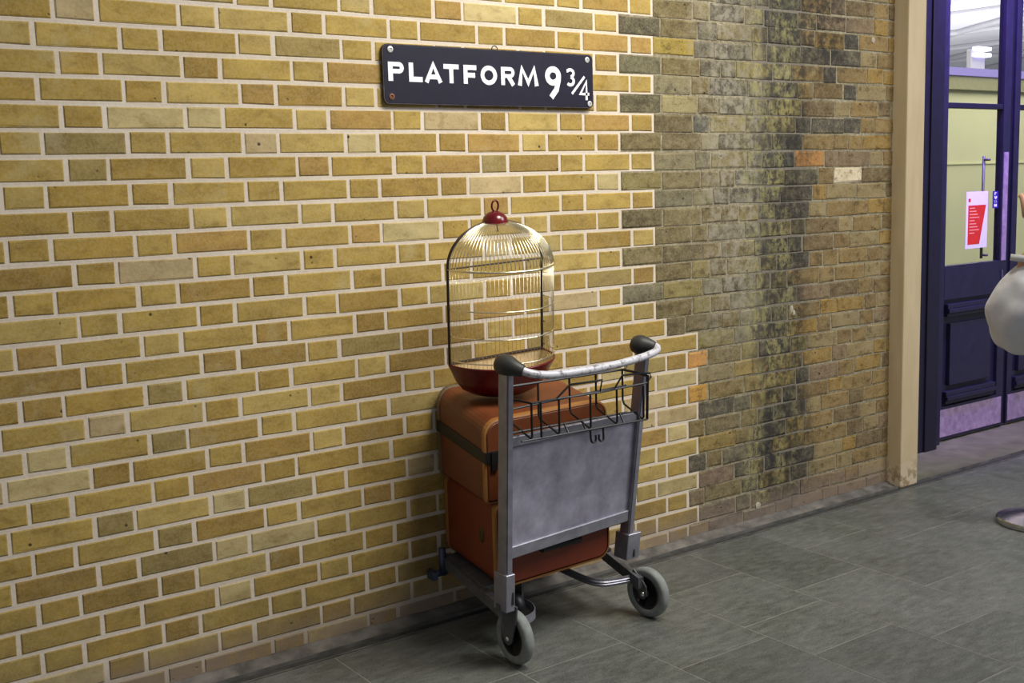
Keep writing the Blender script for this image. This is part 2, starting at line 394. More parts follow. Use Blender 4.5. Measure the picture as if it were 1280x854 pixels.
def build_wall(wall, bricks, tag_):
    rank = sorted(range(len(bricks)), key=lambda i: -visible_area(bricks[i][:4])); single = set(rank[:300])
    bm = B(); cl = bm.loops.layers.float_color.new('brick_tint'); n = 0
    for i, (x, z, L, H, c, kind) in enumerate(bricks):
        if kind == 'new': L = round(L, 3); me = brick_mesh(kind, L, H, i % 5)
        else: me = brick_mesh(kind, round(L/0.012)*0.012 if L > .05 else L, round(H, 3), i % 3)
        if i in single:
            o = bpy.data.objects.new('brick', me); COL.objects.link(o); o.parent = wall; o.location = (x, 0, z); o.color = c
            if not me.materials: me.materials.append(M['brick_'+tag_])
        else:
            base = len(bm.verts); vs = [bm.verts.new(v.co+Vector((x, 0, z))) for v in me.vertices]
            for p in me.polygons:
                f = bm.faces.new([vs[k] for k in p.vertices])
                for lp in f.loops: lp[cl] = c
            n += 1
    if n: mk('bricks', bm, M['brick_'+tag_+'_a'], wall, kind='stuff')
    else: bm.free()
bm = B()
for r in range(K0, K1+1):
    box(bm, -0.75, ends[r]+0.006, 0.0, 0.10, bed(r)-0.0001 if r < K1 else -0.02, bed(r-1)+0.0001)
wl = mk('wall_left', bm, M['mortar_new'], kind='structure'); tag(wl, 'wall of newer ochre yellow bricks with pale pink mortar behind the trolley')
build_wall(wl, new_b, 'new')
bm = B(); box(bm, 1.85, 3.70, 0.0004, 0.30, -0.02, bed(K0-1)+.0)
wr = mk('wall_right', bm, M['mortar_old'], kind='structure'); tag(wr, 'old soot-stained brown brick wall between the yellow bricks and the cream pillar')
build_wall(wr, old_b, 'old')
# plaster and dark holes on the old wall
def wallpt(px, py, y=0.0):
    d = RM @ Vector(((px-640)/FPX, -(py-427)/FPX, -1)); t = (y-CAM.y)/d.y; return CAM+d*t
PLAS = plain('old_plaster', srgb(176, 166, 148), 0.9, var=0.1)
for px, py, rx, rz in ((989, 386, .012, .02), (992, 391, .010, .014), (1091, 50, .014, .016), (947, 632, .020, .016)):
    c = wallpt(px, py); bm = B()
    lathe(bm, [(1, 0), (0.8, 0.6), (0.001, 1.0)], (0, 0, 0), (0, -1, 0), 10)
    for v in bm.verts: v.co = Vector((c.x+v.co.x*rx*random.uniform(.7, 1.2), -0.0022+v.co.y*0.003, c.z+v.co.z*rz*random.uniform(.7, 1.2)))
    mk('plaster_patch', bm, PLAS, wr)

# ---------------------------------------------------------------- floor
bm = B(); box(bm, -3.0, 8.0, -5.0, 6.0, -0.12, -0.0008)
fl = mk('floor', bm, M['grout'], kind='structure'); tag(fl, 'grey slate tile floor with thin pale joints')
known = {2: [-.608], 3: [-.88, -1.42], 4: [-.40, -.777, -1.07], 5: [-.66, -1.22], 6: [-.37, -.93]}
for ci in range(-4, 14):
    x0 = 1.02+0.396*(ci-2); x1 = x0+0.396; ys = [-0.112]
    if ci in known: ys += known[ci]
    else: ys.append(-0.112-random.uniform(.25, .6))
    while ys[-1] > -2.6: ys.append(ys[-1]-random.uniform(.38, .72))
    for a, b in zip(ys, ys[1:]):
        bm = B(); g = 0.0016
        vs_t = [(x0+g, b+g), (x1-g, b+g), (x1-g, a-g), (x0+g, a-g)]
        hexa(bm, [(x, y, -0.02) for x, y in vs_t]+[(x+(0.001 if x < (x0+x1)/2 else -0.001), y+(0.001 if y < (a+b)/2 else -0.001), random.uniform(-.0004, .0002)) for x, y in vs_t])
        mk('tile', bm, M['tile'], fl)
bm = B(); box(bm, 3.66, 8.0, -0.0595, 0.62, -0.02, 0.0); box(bm, 4.2, 9.0, 0.62, 3.0, -0.02, 0.0)
mk('threshold_slab', bm, M['threshold'], fl)
bm = B(); box(bm, -3, 8, -5, -2.6, -0.02, -0.0012)
box(bm, 5.75, 8, -2.6, -.13, -0.02, -0.0012); mk('far_tile', bm, M['tile'], fl)
# cement kerb fillet and the steel channel in front of it
def extr(bm, prof, x0, x1, seg=30, jit=0.0):
    g = []
    for i in range(seg+1):
        x = x0+(x1-x0)*i/seg
        g.append([bm.verts.new((x, y+random.uniform(-jit, jit), z+random.uniform(-jit, jit))) for y, z in prof])
    for i in range(seg):
        for k in range(len(prof)-1): bm.faces.new((g[i][k], g[i+1][k], g[i+1][k+1], g[i][k+1]))
    bm.faces.new(g[0]); bm.faces.new(g[-1][::-1])
bm = B(); extr(bm, [(0.003, -.004), (0.003, 0.024), (-0.016, 0.021), (-0.020, 0.014), (-0.040, 0.012), (-0.046, 0.006), (-0.058, 0.005), (-0.06, -.004)], -0.75, 3.655, 90, 0.0016)
kb = mk('baseboard_left', bm, M['kerb'], kind='structure', smooth=True); tag(kb, 'worn grey cement kerb fillet along the foot of the brick wall')
bm = B()
extr(bm, [(-0.060, -.004), (-0.060, 0.009), (-0.067, 0.010), (-0.069, -.004)], -0.75, 8.0, 8)
extr(bm, [(-0.104, -.004), (-0.104, 0.004), (-0.111, 0.004), (-0.1115, -.004)], -0.75, 8.0, 8)
tr = mk('trim_3', bm, M['channel'], kind='structure'); tag(tr, 'narrow steel drainage channel along the wall foot and past the door')
bm = B(); extr(bm, [(-0.069, -.004), (-0.069, 0.0), (-0.104, 0.0), (-0.104, -.004)], -0.75, 8.0, 8)
mk('channel_bed', bm, plain('channel_dark', srgb(58, 57, 54), 0.8, var=0.3), tr)  # darker mottled tone between the two channel lips

# ---------------------------------------------------------------- cream pillar, dark jambs
bm = B(); box(bm, 3.655, 3.79, -0.078, 0.30, 0.0, 3.0, bevel=0.006)
p = mk('trim_1', bm, M['pillar'], kind='structure'); tag(p, 'cream painted square door pillar with a chipped foot')
bm = B(); box(bm, 3.79, 4.40, 0.28, 0.34, 0.0, 3.0); box(bm, 4.36, 4.47, 0.27, 0.40, 0.0, 3.0, bevel=0.004)
p = mk('trim_2', bm, M['navy_dark'], kind='structure'); tag(p, 'dark navy door jamb beside the cream pillar')
DY = 0.35   # front of the door leaves
def door(name, x0, x1, label, full):
    bm = B(); st = 0.075
    gx0, gx1 = x0+0.055, x1-0.07
    box(bm, x0, gx0, DY, DY+0.045, 0.012, 2.75, bevel=0.003); box(bm, gx1, x1, DY, DY+0.045, 0.012, 2.75, bevel=0.003)
    box(bm, gx0, gx1, DY, DY+0.045, 0.012, 0.20); box(bm, gx0, gx1, DY, DY+0.045, 0.80, 0.985)
    box(bm, gx0, gx1, DY+0.02, DY+0.045, 0.20, 0.80); box(bm, gx0, gx1, DY, DY+0.045, 2.62, 2.75)
    d = mk(name, bm, M['navy'], kind='structure'); tag(d, label)
    bm = B(); box(bm, gx0-0.002, gx1+0.002, DY+0.005, DY+0.04, 1.838, 1.868, bevel=0.004); mk('glazing_bar', bm, M['navy_dark'], d)
    for z0, z1 in ((0.985, 1.838), (1.868, 2.62)):
        bm = B(); box(bm, gx0, gx1, DY+0.020, DY+0.026, z0, z1); mk('pane', bm, M['glass'], d)
    cx0, cx1 = gx0+0.02, gx1-0.03
    for z0, z1 in ((0.705, 0.775), (0.215, 0.285)):
        bm = B(); h = (z1-z0)
        for k, (a, b, dd) in enumerate(((0, .28, .010), (.28, .62, .022), (.62, 1, .013))):
            box(bm, cx0, cx1, DY-dd, DY+0.02, z0+a*h, z0+b*h, bevel=0.003)
        mk('panel_moulding', bm, M['navy'], d)
    bm = B(); box(bm, cx0+0.04, cx1-0.05, DY-0.004, DY+0.022, 0.315, 0.665, bevel=0.004); mk('raised_panel', bm, M['navy'], d)
    bm = B(); box(bm, x0+0.012, x1-0.018, DY-0.003, DY+0.002, 0.03, 0.185); mk('kick_plate', bm, M['kick'], d, label='scratched steel kick plate with purple reflection put into its colour')
    bm = B(); box(bm, x1-0.062, x1-0.015, DY-0.003, DY+0.002, 0.985, 1.60); mk('finger_plate', bm, M['kick'], d)  # same steel, purple light painted into its colour
    # pull bar on the inside of the glass
    bm = B(); hx = gx1-0.085; tube(bm, [(hx, DY+0.065, 1.0), (hx, DY+0.065, 1.58)], 0.008, 10)
    for z in (1.02, 1.56): tube(bm, [(hx, DY+0.026, z), (hx, DY+0.068, z)], 0.007, 8)
    mk('pull_handle', bm, M['alu_dark'], d, smooth=True)
    bm = B(); box(bm, x1-0.055, x1-0.043, DY-0.006, DY, 0.84, 0.93); mk('lock_plate', bm, M['alu_dark'], d)
    return d, gx0, gx1
d1, g0, g1 = door('door_1', 4.575, 5.235, 'navy panelled door leaf with tall glass panes beside the cream pillar', True)
d2, _, _ = door('door_2', 5.275, 5.935, 'second navy door leaf cut off by the right edge of the photo', False)
bm = B(); box(bm, 5.237, 5.273, DY+0.012, DY+0.05, 0.0, 2.75); p = mk('trim_4', bm, M['navy_dark'], kind='structure'); tag(p, 'dark meeting strip between the two door leaves')
bm = B(); box(bm, 4.47, 4.573, DY-0.03, DY+0.05, 0.0, 2.80, bevel=0.004); box(bm, 4.47, 6.3, DY-0.03, DY+0.05, 2.76, 3.0)
p = mk('trim_5', bm, M['navy'], kind='structure'); tag(p, 'navy door frame post and head around the glazed doors')
# notice and sticker on the glass
def doorpt(px, py, y): return wallpt(px, py, y)
Yg = DY+0.019
a = doorpt(1208, 240, Yg); b = doorpt(1235, 240, Yg); c = doorpt(1211, 311, Yg); z1, z0 = a.z, c.z; xa, xb = a.x, b.x
nt = thing('paper_notice', ((xa+xb)/2, Yg, z0), 'white paper notice with a slanted red block taped to the door glass', 'notice')
bm = B(); box(bm, xa, xb, Yg-0.0008, Yg, z0, z1); mk('sheet', bm, M['paper'], nt)
W, H = xb-xa, z1-z0; y2 = Yg-0.0014
bm = B(); prism(bm, [(xa+.10*W, y2, z0+.07*H), (xa+.64*W, y2, z0+.07*H), (xa+.92*W, y2, z0+.76*H), (xa+.10*W, y2, z0+.76*H)], (0, .0005, 0)); mk('red_block', bm, M['red_print'], nt)
bm = B()
for k in range(9):
    zz = z0+(.70-.055*k)*H; box(bm, xa+.16*W, xa+(.40+.07*((k*5) % 4))*W, y2-.0005, y2, zz, zz+.018*H)
mk('print_lines', bm, M['pink_print'], nt)
bm = B(); box(bm, xa+.10*W, xa+.20*W, y2, y2+.0005, z0+.82*H, z0+.88*H); mk('red_logo', bm, M['red_print'], nt)
a = doorpt(1241, 239, Yg); b = doorpt(1247.5, 260, Yg)
sk = thing('door_sticker', ((a.x+b.x)/2, Yg, b.z), 'small blue vertical sticker with white letters on the door glass', 'sticker')
bm = B(); box(bm, a.x, b.x, Yg-.0008, Yg, b.z, a.z); mk('backing', bm, M['blue_print'], sk)

# ---------------------------------------------------------------- strokes for lettering
def stroke(bm, pts, wd, y, th=0.0016, closed=False):
    P = [Vector((x, z)) for x, z in pts]; P = [v for k, v in enumerate(P) if k == 0 or (v-P[k-1]).length > 4e-4]; n = len(P); Ls, Rs = [], []
    for i in range(n):
        a = P[(i-1) % n] if (closed or i > 0) else None; b = P[(i+1) % n] if (closed or i < n-1) else None
        d1 = (P[i]-a).normalized() if a is not None else None; d2 = (b-P[i]).normalized() if b is not None else None
        d1 = d1 or d2; d2 = d2 or d1
        n1 = Vector((-d1.y, d1.x)); n2 = Vector((-d2.y, d2.x)); m = (n1+n2)
        m = m.normalized() if m.length > 1e-6 else n1
        k = min(1/max(m.dot(n1), 0.3), 1.5)
        Ls.append(P[i]+m*k*wd/2); Rs.append(P[i]-m*k*wd/2)
    f = [[bm.verts.new((v.x, y, v.y)) for v in S] for S in (Ls, Rs)]; bk = [[bm.verts.new((v.x, y+th, v.y)) for v in S] for S in (Ls, Rs)]
    for i in range(n if closed else n-1):
        j = (i+1) % n
        bm.faces.new((f[0][i], f[0][j], f[1][j], f[1][i])); bm.faces.new((f[0][i], bk[0][i], bk[0][j], f[0][j])); bm.faces.new((f[1][i], f[1][j], bk[1][j], bk[1][i]))
    if not closed:
        for i in (0, n-1): bm.faces.new((f[0][i], f[1][i], bk[1][i], bk[0][i]))
def arc(cx, cz, rx, rz, a0, a1, n=18): return [(cx+rx*math.cos(math.radians(a0+(a1-a0)*i/n)), cz+rz*math.sin(math.radians(a0+(a1-a0)*i/n))) for i in range(n+1)]
def glyph(ch, x0, x1, z0, z1, w):
    W, H = x1-x0, z1-z0; h = w/2; S = []; mx = (x0+x1)/2
    if ch in 'PR':
        q = w*.82; rb = H*.30; cz = z1-rb; ax = x1-rb if ch == 'P' else x1-rb-.002; S.append(([(x0+h, z0), (x0+h, z1)], 0))
        S.append(([(x0+h, z1-q/2)]+arc(ax, cz, rb-q/2, rb-q/2, 90, -90, 16)+[(x0+h, cz-rb+q/2)], 0, q))
        if ch == 'R': S.append(([(ax-.010, cz-rb+q*.6), (x1-h*.9, z0)], 0))
    elif ch == 'L': S += [([(x0+h, z1), (x0+h, z0+h*.9), (x1, z0+h*.9)], 0)]
    elif ch == 'A': S += [([(x0+h*.9, z0), (mx, z1-h*.4), (x1-h*.9, z0)], 0), ([(x0+W*.24, z0+H*.30), (x1-W*.24, z0+H*.30)], 0)]
    elif ch == 'T': S += [([(x0, z1-h*.9), (x1, z1-h*.9)], 0), ([(mx, z1-h), (mx, z0)], 0)]
    elif ch == 'F': S += [([(x0+h, z0), (x0+h, z1-h*.9), (x1, z1-h*.9)], 0), ([(x0+h, z0+H*.47), (x1-.006, z0+H*.47)], 0)]
    elif ch == 'O': S += [(arc(mx, (z0+z1)/2, W/2-h, H/2-h*.9, 0, 345, 23), 1)]
    elif ch == 'M': S += [([(x0+h*.8, z0), (x0+W*.20, z1-h*.3), (mx, z0+H*.16), (x1-W*.20, z1-h*.3), (x1-h*.8, z0)], 0)]
    elif ch == '9':
        rz = H*.30; cz = z1-rz
        S += [(arc(mx, cz, W/2-h, rz-h, 0, 345, 23), 1), ([(x1-h, cz), (x1-h*1.15, cz-H*.14), (x1-W*.30, cz-H*.42), (x0+W*.36, z0+h*.4)], 0)]
    elif ch == '3':
        r1 = H*.27; r2 = H*.29
        S += [([(x0+h*.5, z1-H*.14)]+arc(mx-.002, z1-r1, W/2-h, r1-h*.8, 140, -80, 12), 0), (arc(mx-.002, z0+r2, W/2-h*.9, r2-h*.8, 82, -140, 14), 0)]
    elif ch == '/': S += [([(x0+h*.4, z0), (x1-h*.4, z1)], 0)]
    elif ch == '4': S += [([(x1-W*.28, z0), (x1-W*.28, z1-h), (x0+h*.6, z0+H*.30), (x1, z0+H*.30)], 0)]
    elif ch == 'U': S += [([(x0+h, z1), (x0+h, z0+W*.4)]+arc(mx, z0+W*.4, W/2-h, W*.4-h, 180, 360, 10)+[(x1-h, z1)], 0)]
    elif ch == 'S': S += [(arc(mx, z1-H*.27, W/2-h, H*.27-h, 40, 250, 10)+arc(mx, z0+H*.27, W/2-h, H*.27-h, 70, -140, 10), 0)]
    elif ch == 'H': S += [([(x0+h, z0), (x0+h, z1)], 0), ([(x1-h, z0), (x1-h, z1)], 0), ([(x0+h, (z0+z1)/2), (x1-h, (z0+z1)/2)], 0)]
    return S
def letter(ch, x0, x1, z0, z1, w, y, parent, mat, name='letter'):
    bm = B()
    for k, e in enumerate(glyph(ch, x0, x1, z0, z1, w)): stroke(bm, e[0], e[2] if len(e) > 2 else w, y-0.0001*k, closed=bool(e[1]))
    return mk(name, bm, mat, parent)
ww = b.x-a.x; hh = a.z-b.z
for k, ch in enumerate('PUSH'):
    zz = a.z-hh*(.06+.23*k); letter(ch, a.x+.28*ww, b.x-.28*ww, zz-hh*.17, zz, .009, Yg-.0016, sk, M['letter'])

# ---------------------------------------------------------------- platform sign
SX0, SX1, SZ0, SZ1 = 0.950, 1.834, 1.7655, 1.9575
def rrect(x0, x1, z0, z1, r, y, n=5):
    out = []
    for cx, cz, a in ((x1-r, z1-r, 0), (x0+r, z1-r, 90), (x0+r, z0+r, 180), (x1-r, z0+r, 270)):
        out += [(cx+r*math.cos(math.radians(a+90*i/n)), y, cz+r*math.sin(math.radians(a+90*i/n))) for i in range(n+1)]
    return out
sg = thing('platform_sign', ((SX0+SX1)/2, -0.007, SZ0), 'dark navy metal sign with white words screwed high on the yellow brick wall', 'sign')
bm = B(); prism(bm, rrect(SX0, SX1, SZ0, SZ1, .020, -0.0165), (0, .009, 0)); mk('plate', bm, M['sign_edge'], sg)
bm = B(); prism(bm, rrect(SX0+.004, SX1-.004, SZ0+.004, SZ1-.004, .017, -0.0175), (0, .004, 0)); mk('face', bm, M['sign'], sg)
ly = -0.0190
for ch, x0, x1, z0, z1, wd in (('P', .968, 1.027, 1.839, 1.900, .0175), ('L', 1.046, 1.098, 1.839, 1.900, .017), ('A', 1.106, 1.175, 1.838, 1.900, .0155), ('T', 1.181, 1.242, 1.838, 1.900, .016),
                           ('F', 1.261, 1.314, 1.838, 1.900, .0165), ('O', 1.331, 1.400, 1.837, 1.901, .0155), ('R', 1.417, 1.477, 1.838, 1.900, .016), ('M', 1.490, 1.579, 1.838, 1.900, .0175),
                           ('9', 1.610, 1.682, 1.796, 1.910, .021), ('3', 1.706, 1.748, 1.842, 1.905, .011), ('/', 1.730, 1.794, 1.815, 1.878, .009), ('4', 1.768, 1.813, 1.794, 1.866, .0105)):
    letter(ch, x0, x1, z0, z1, wd, ly, sg, M['letter'])
for i, (x, z) in enumerate(((.979, 1.9395), (1.806, 1.9385), (.978, 1.789), (1.815, 1.781))):
    bm = B(); lathe(bm, [(0.0105, 0), (0.0105, .0022), (.005, .0034), (.004, .001), (.0001, .001)], (x, -0.0175, z), (0, -1, 0), 14)
    mk('screw', bm, M['rust'] if i == 2 else M['screw'], sg, label='rusty screw' if i == 2 else None)
bm = B(); tube(bm, [(1.395+.012*math.cos(q*PI/6), -.0155, 1.958+.012*math.sin(q*PI/6)) for q in range(12)], .0018, 6, closed=True); mk('hanging_ring', bm, M['sign_edge'], sg)

# ---------------------------------------------------------------- suitcases
def suitcase(name, X0, Y0, k, m, Wd, D, z0, z1, r_top, r_bot, label, mat, binding, lip, slope=0.0):
    S = lambda u, v, z: (X0+u+k*v, Y0+v+m*u, z-slope*(1-v/D)*max(0, (z-z0)/(z1-z0)))
    t = thing(name, S(Wd/2, D/2, z0), label, 'suitcase', 'two stacked suitcases')
    def outline(e, n=6):
        o = []
        for cx, cz, rr, a in ((Wd-r_top, z1-r_top, r_top, 0), (r_top, z1-r_top, r_top, 90), (r_bot, z0+r_bot, r_bot, 180), (Wd-r_bot, z0+r_bot, r_bot, 270)):
            o += [(cx+(rr+e)*math.cos(math.radians(a+90*i/n)), cz+(rr+e)*math.sin(math.radians(a+90*i/n))) for i in range(n+1)]
        return o
    bm = B(); rings = []
    for v, e in ((0, -.010), (.010, 0), (D-.010, 0), (D, -.010)): rings.append([bm.verts.new(S(u, v, z)) for u, z in outline(e)])
    n = len(rings[0])
    for A, C in zip(rings, rings[1:]):
        for i in range(n): bm.faces.new((A[i], A[(i+1) % n], C[(i+1) % n], C[i]))
    bm.faces.new(rings[0]); bm.faces.new(rings[-1][::-1])
    mk('shell', bm, mat, t, smooth=False)
    for v, mt in ((.014, binding[0]), (D-.016, binding[1])):
        bm = B(); g = []
        for u, z in outline(-.001):
            c = Vector((Wd/2, 0, (z0+z1)/2)); g.append((u, z))
        o1, o2 = outline(.0035), outline(-.004); q = []
        for dv, oo in ((-.013, o2), (-.010, o1), (.010, o1), (.013, o2)): q.append([bm.verts.new(S(u, v+dv, z)) for u, z in oo])
        for A, C in zip(q, q[1:]):
            for i in range(n): bm.faces.new((A[i], A[(i+1) % n], C[(i+1) % n], C[i]))
        mk('edge_binding', bm, mt, t)
    if lip:
        a, b = lip; bm = B(); e = .004
        box(bm, -e, Wd+e, -e, D+e, a, b, f=lambda u, v, z: S(u, v, z)); mk('lid_band', bm, M['strap'], t, label='dark leather band along the lid joint')
    return t, S
low, S1 = suitcase('suitcase', 1.035, -0.455, 0.20, 0.05, 0.485, 0.435, 0.226, 0.503, .030, .045, 'lower suitcase, red-brown leather, resting on the trolley deck', M['leather_low'], (M['binding'], M['binding']), None)
bm = B(); lathe(bm, [(.0001, .006), (.012, .005), (.016, 0)], (0, 0, 0), (-1, 0, 0), 16)
for v in bm.verts: v.co = Vector(S1(-0.001+v.co.x, .115+v.co.y, .375+v.co.z*1.7))
mk('lock_plate', bm, M['brass'], low)
bm = B(); tube(bm, [S1(.16, -.012, .335), S1(.165, -.035, .33), S1(.33, -.035, .328), S1(.335, -.012, .335)], .011, 8); mk('carry_handle', bm, M['strap'], low)
top, S2 = suitcase('suitcase', 1.0, -0.462, 0.235, 0.055, 0.515, 0.440, 0.512, 0.812, .055, .014, 'upper suitcase, orange-brown leather with dark lid band, under the birdcage', M['leather_top'], (M['binding'], M['binding_grey']), (0.660, 0.702), 0.042)
for u in (.02, .46):
    bm = B(); box(bm, u, u+.022, -.008, .002, .632, .70, f=lambda a, b_, c: S2(a, b_, c)); mk('clasp', bm, M['strap'], top)
bm = B(); tube(bm, [S2(.18, -.008, .66), S2(.185, -.03, .655), S2(.33, -.03, .655), S2(.335, -.008, .66)], .010, 8); mk('carry_handle', bm, M['strap'], top)

# ---------------------------------------------------------------- luggage trolley
TR = thing('luggage_trolley', (1.32, -.30, 0), 'grey aluminium luggage trolley with wire basket pushed against the brick wall', 'trolley')
def lerp(a, b, t): return tuple(x+(y-x)*t for x, y in zip(a, b))
PL = ((.990, -.512, .195), (.985, -.562, .950)); PR_ = ((1.568, -.413, .205), (1.588, -.500, .938))
PD, PW = .050, .024
def post_at(Pp, z):
    t = (z-Pp[0][2])/(Pp[1][2]-Pp[0][2]); return Vector(lerp(Pp[0], Pp[1], t))
for Pp in (PL, PR_):
    a, b = Vector(Pp[0]), Vector(Pp[1]); bm = B()
    c = [(0, 0), (PW, 0), (PW, -PD), (0, -PD)]
    hexa(bm, [a+Vector((x, y, 0)) for x, y in c]+[b+Vector((x, y, 0)) for x, y in c])
    bmesh.ops.bevel(bm, geom=bm.edges[:], offset=.004, segments=2, affect='EDGES')
    mk('post', bm, M['alu'], TR)
# lower bracket plates with a slot
for Pp, wide in ((PL, 0), (PR_, .024)):
    a, b = post_at(Pp, .207 if wide else .193), post_at(Pp, .300 if wide else .314); bm = B(); e = .005
    c = [(-e, .012), (PW+e+wide, .012), (PW+e+wide, -PD-e), (-e, -PD-e)]
    hexa(bm, [a+Vector((x, y, 0)) for x, y in c]+[b+Vector((x, y, 0)) for x, y in c])
    bmesh.ops.bevel(bm, geom=bm.edges[:], offset=.002, segments=1, affect='EDGES')
    br = mk('bracket', bm, M['alu'], TR)
    s = post_at(Pp, .225); bm = B(); x = s.x+.020+wide*.3
    box(bm, x-.005, x+.005, s.y-PD-e-.002, s.y-PD-e+.004, .215, .268, bevel=.002); mk('slot', bm, M['hub'], br)
# back panel between the posts, two rails
def pan(s, z, dy):
    l, r = post_at(PL, z), post_at(PR_, z); x0, x1 = l.x+PW, r.x
    return Vector((x0+(x1-x0)*s, (l.y+(r.y-l.y)*s)-PD+dy, z))
def slab(z0, z1, d0, d1, drop=0.0):
    bm = B(); hexa(bm, [pan(0, z0, d1), pan(1, z0-drop, d1), pan(1, z0-drop, d0), pan(0, z0, d0), pan(0, z1, d1), pan(1, z1-drop, d1), pan(1, z1-drop, d0), pan(0, z1, d0)]); return bm
mk('back_panel', slab(.390, .715, .018, .024, .012), M['panel'], TR, label='scuffed grey sheet panel')
bm = slab(.358, .398, .008, .034, .012); bmesh.ops.bevel(bm, geom=bm.edges[:], offset=.003, segments=1, affect='EDGES'); mk('cross_rail', bm, M['alu'], TR)
bm = slab(.712, .744, .010, .030, .012); bmesh.ops.bevel(bm, geom=bm.edges[:], offset=.003, segments=1, affect='EDGES'); mk('cross_rail', bm, M['alu'], TR)
# chassis side rails going in to the wall
for a, b in (((.992, -.535, .193), (1.100, -.030, .205)), ((1.600, -.500, .128), (1.672, -.030, .205))):
    a, b = Vector(a), Vector(b); bm = B(); w2, h2 = .012, .019
    q = [(-w2, -h2), (w2, -h2), (w2, h2), (-w2, h2)]
    hexa(bm, [a+Vector((x, 0, z)) for x, z in q]+[b+Vector((x, 0, z)) for x, z in q]); mk('side_rail', bm, M['alu_dark'], TR)
bm = B(); hexa(bm, [(1.02, -.40, .212), (1.58, -.37, .212), (1.64, -.05, .212), (1.10, -.05, .212), (1.02, -.40, .224), (1.58, -.37, .224), (1.64, -.05, .224), (1.10, -.05, .224)]); mk('deck', bm, M['alu_dark'], TR)
# wall fixing at the rail end
bm = B(); tube(bm, [(1.078, -.060, .160), (1.078, -.060, .255)], .013, 10); tube(bm, [(1.040, -.050, .165), (1.10, -.050, .165)], .012, 10); box(bm, 1.03, 1.048, -.075, -.030, .15, .18, bevel=.003)
tube(bm, [(1.06, -.06, .165), (1.06, 0.0, .165)], .008, 8)
mk('wall_clamp', bm, plain('blue_steel', srgb(70, 80, 100), 0.4, 0.5), TR, smooth=True)
# wheels
def wheel(c, r, wd, axis, side):
    ax = Vector(axis).normalized(); bm = B(); rm = r-.030
    prof = []
    for i in range(13):
        q = PI*(i/12); prof.append((r-.012+.012*math.sin(q), -wd/2*math.cos(q)))
    prof = [(rm, -wd*.42), (r-.018, -wd/2)]+prof+[(r-.018, wd/2), (rm, wd*.42)]
    lathe(bm, prof+[prof[0]], c, ax, 40, cap=False); wh = mk('wheel', bm, M['tyre'], TR, smooth=True, label='grey rubber tyred wheel')
    bm = B(); lathe(bm, [(rm+.001, -wd*.40), (rm-.004, -wd*.44), (rm-.012, -wd*.30), (.016, -wd*.34), (.014, -wd*.55), (.0001, -wd*.55)], c, ax, 32)
    lathe(bm, [(rm+.001, wd*.40), (rm-.012, wd*.30), (.016, wd*.34), (.0001, wd*.5)], c, ax, 32); mk('hub', bm, M['hub'], wh, smooth=True)
    return wh
for c, ax in (((1.050, -.520, .0875), (1, -.02, 0)), ((1.634, -.498, .0875), (.985, .12, 0))):
    c = Vector(c); a = Vector(ax).normalized(); wd = .036
    wheel(c, .0875, wd, a, -1)
    bm = B(); lathe(bm, [(.009, 0), (.009, .004), (.005, .007), (.0001, .008)], c-a*(wd*.5+.010), -a, 12); mk('axle_bolt', bm, M['chrome'], TR, smooth=True)
# fork plates from the bracket down to the axle, outside face of each wheel
for (c, pts) in (((1.050, -.520, .0875), [(-.505, .205), (-.572, .205), (-.568, .170), (-.548, .112), (-.538, .078), (-.522, .066), (-.500, .072), (-.484, .098), (-.490, .14)]),
                 ((1.634, -.498, .0875), [(-.455, .165), (-.500, .135), (-.518, .115), (-.520, .085), (-.506, .070), (-.488, .070), (-.476, .090), (-.430, .120)])):
    x = c[0]-.0285; bm = B(); prism(bm, [(x, y, z) for y, z in pts], (.005, 0, 0)); mk('fork_plate', bm, M['alu_dark'], TR)
# curved bumper strips
for pts in ([(1.468, -.22, .138), (1.465, -.33, .136), (1.472, -.39, .134), (1.496, -.425, .132), (1.54, -.440, .131), (1.590, -.450, .131)],
            [(1.205, -.30, .120), (1.200, -.40, .118), (1.180, -.455, .117), (1.145, -.485, .117), (1.10, -.497, .118), (1.02, -.500, .119)]):
    P = smoothpath(pts, 5); bm = B(); rings = []
    for i, p_ in enumerate(P):
        t_ = (P[min(i+1, len(P)-1)]-P[max(i-1, 0)]).normalized(); nn = Vector((t_.y, -t_.x, 0)).normalized()
        prof = [(0, -.014), (.003, -.014), (.003, -.007), (.006, -.005), (.003, -.002), (.006, .003), (.003, .006), (.003, .014), (0, .014)]
        rings.append([bm.verts.new(p_+nn*a_+Vector((0, 0, z_))) for a_, z_ in prof])
    for A, C in zip(rings, rings[1:]):
        for k in range(len(A)): bm.faces.new((A[k], A[(k+1) % len(A)], C[(k+1) % len(A)], C[k]))
    bm.faces.new(rings[0]); bm.faces.new(rings[-1][::-1]); mk('bumper_strip', bm, M['alu'], TR)
# nose caster in the dark under the deck
cc = Vector((1.150, -.37, .118)); bm = B(); lathe(bm, [(.02, -.018), (.046, -.018), (.052, -.010), (.052, .010), (.046, .018), (.02, .018)], cc, (1, .1, 0), 28); cst = mk('brake_caster', bm, M['hub'], TR, smooth=True)
bm = B(); lathe(bm, [(.020, -.024), (.020, .024)], cc, (1, .1, 0), 16); mk('caster_hub', bm, M['brass'], cst)
bm = B(); box(bm, cc.x-.03, cc.x-.024, cc.y-.02, cc.y+.02, cc.z, .215); box(bm, cc.x+.024, cc.x+.03, cc.y-.02, cc.y+.02, cc.z, .215); mk('caster_fork', bm, M['alu_dark'], cst)
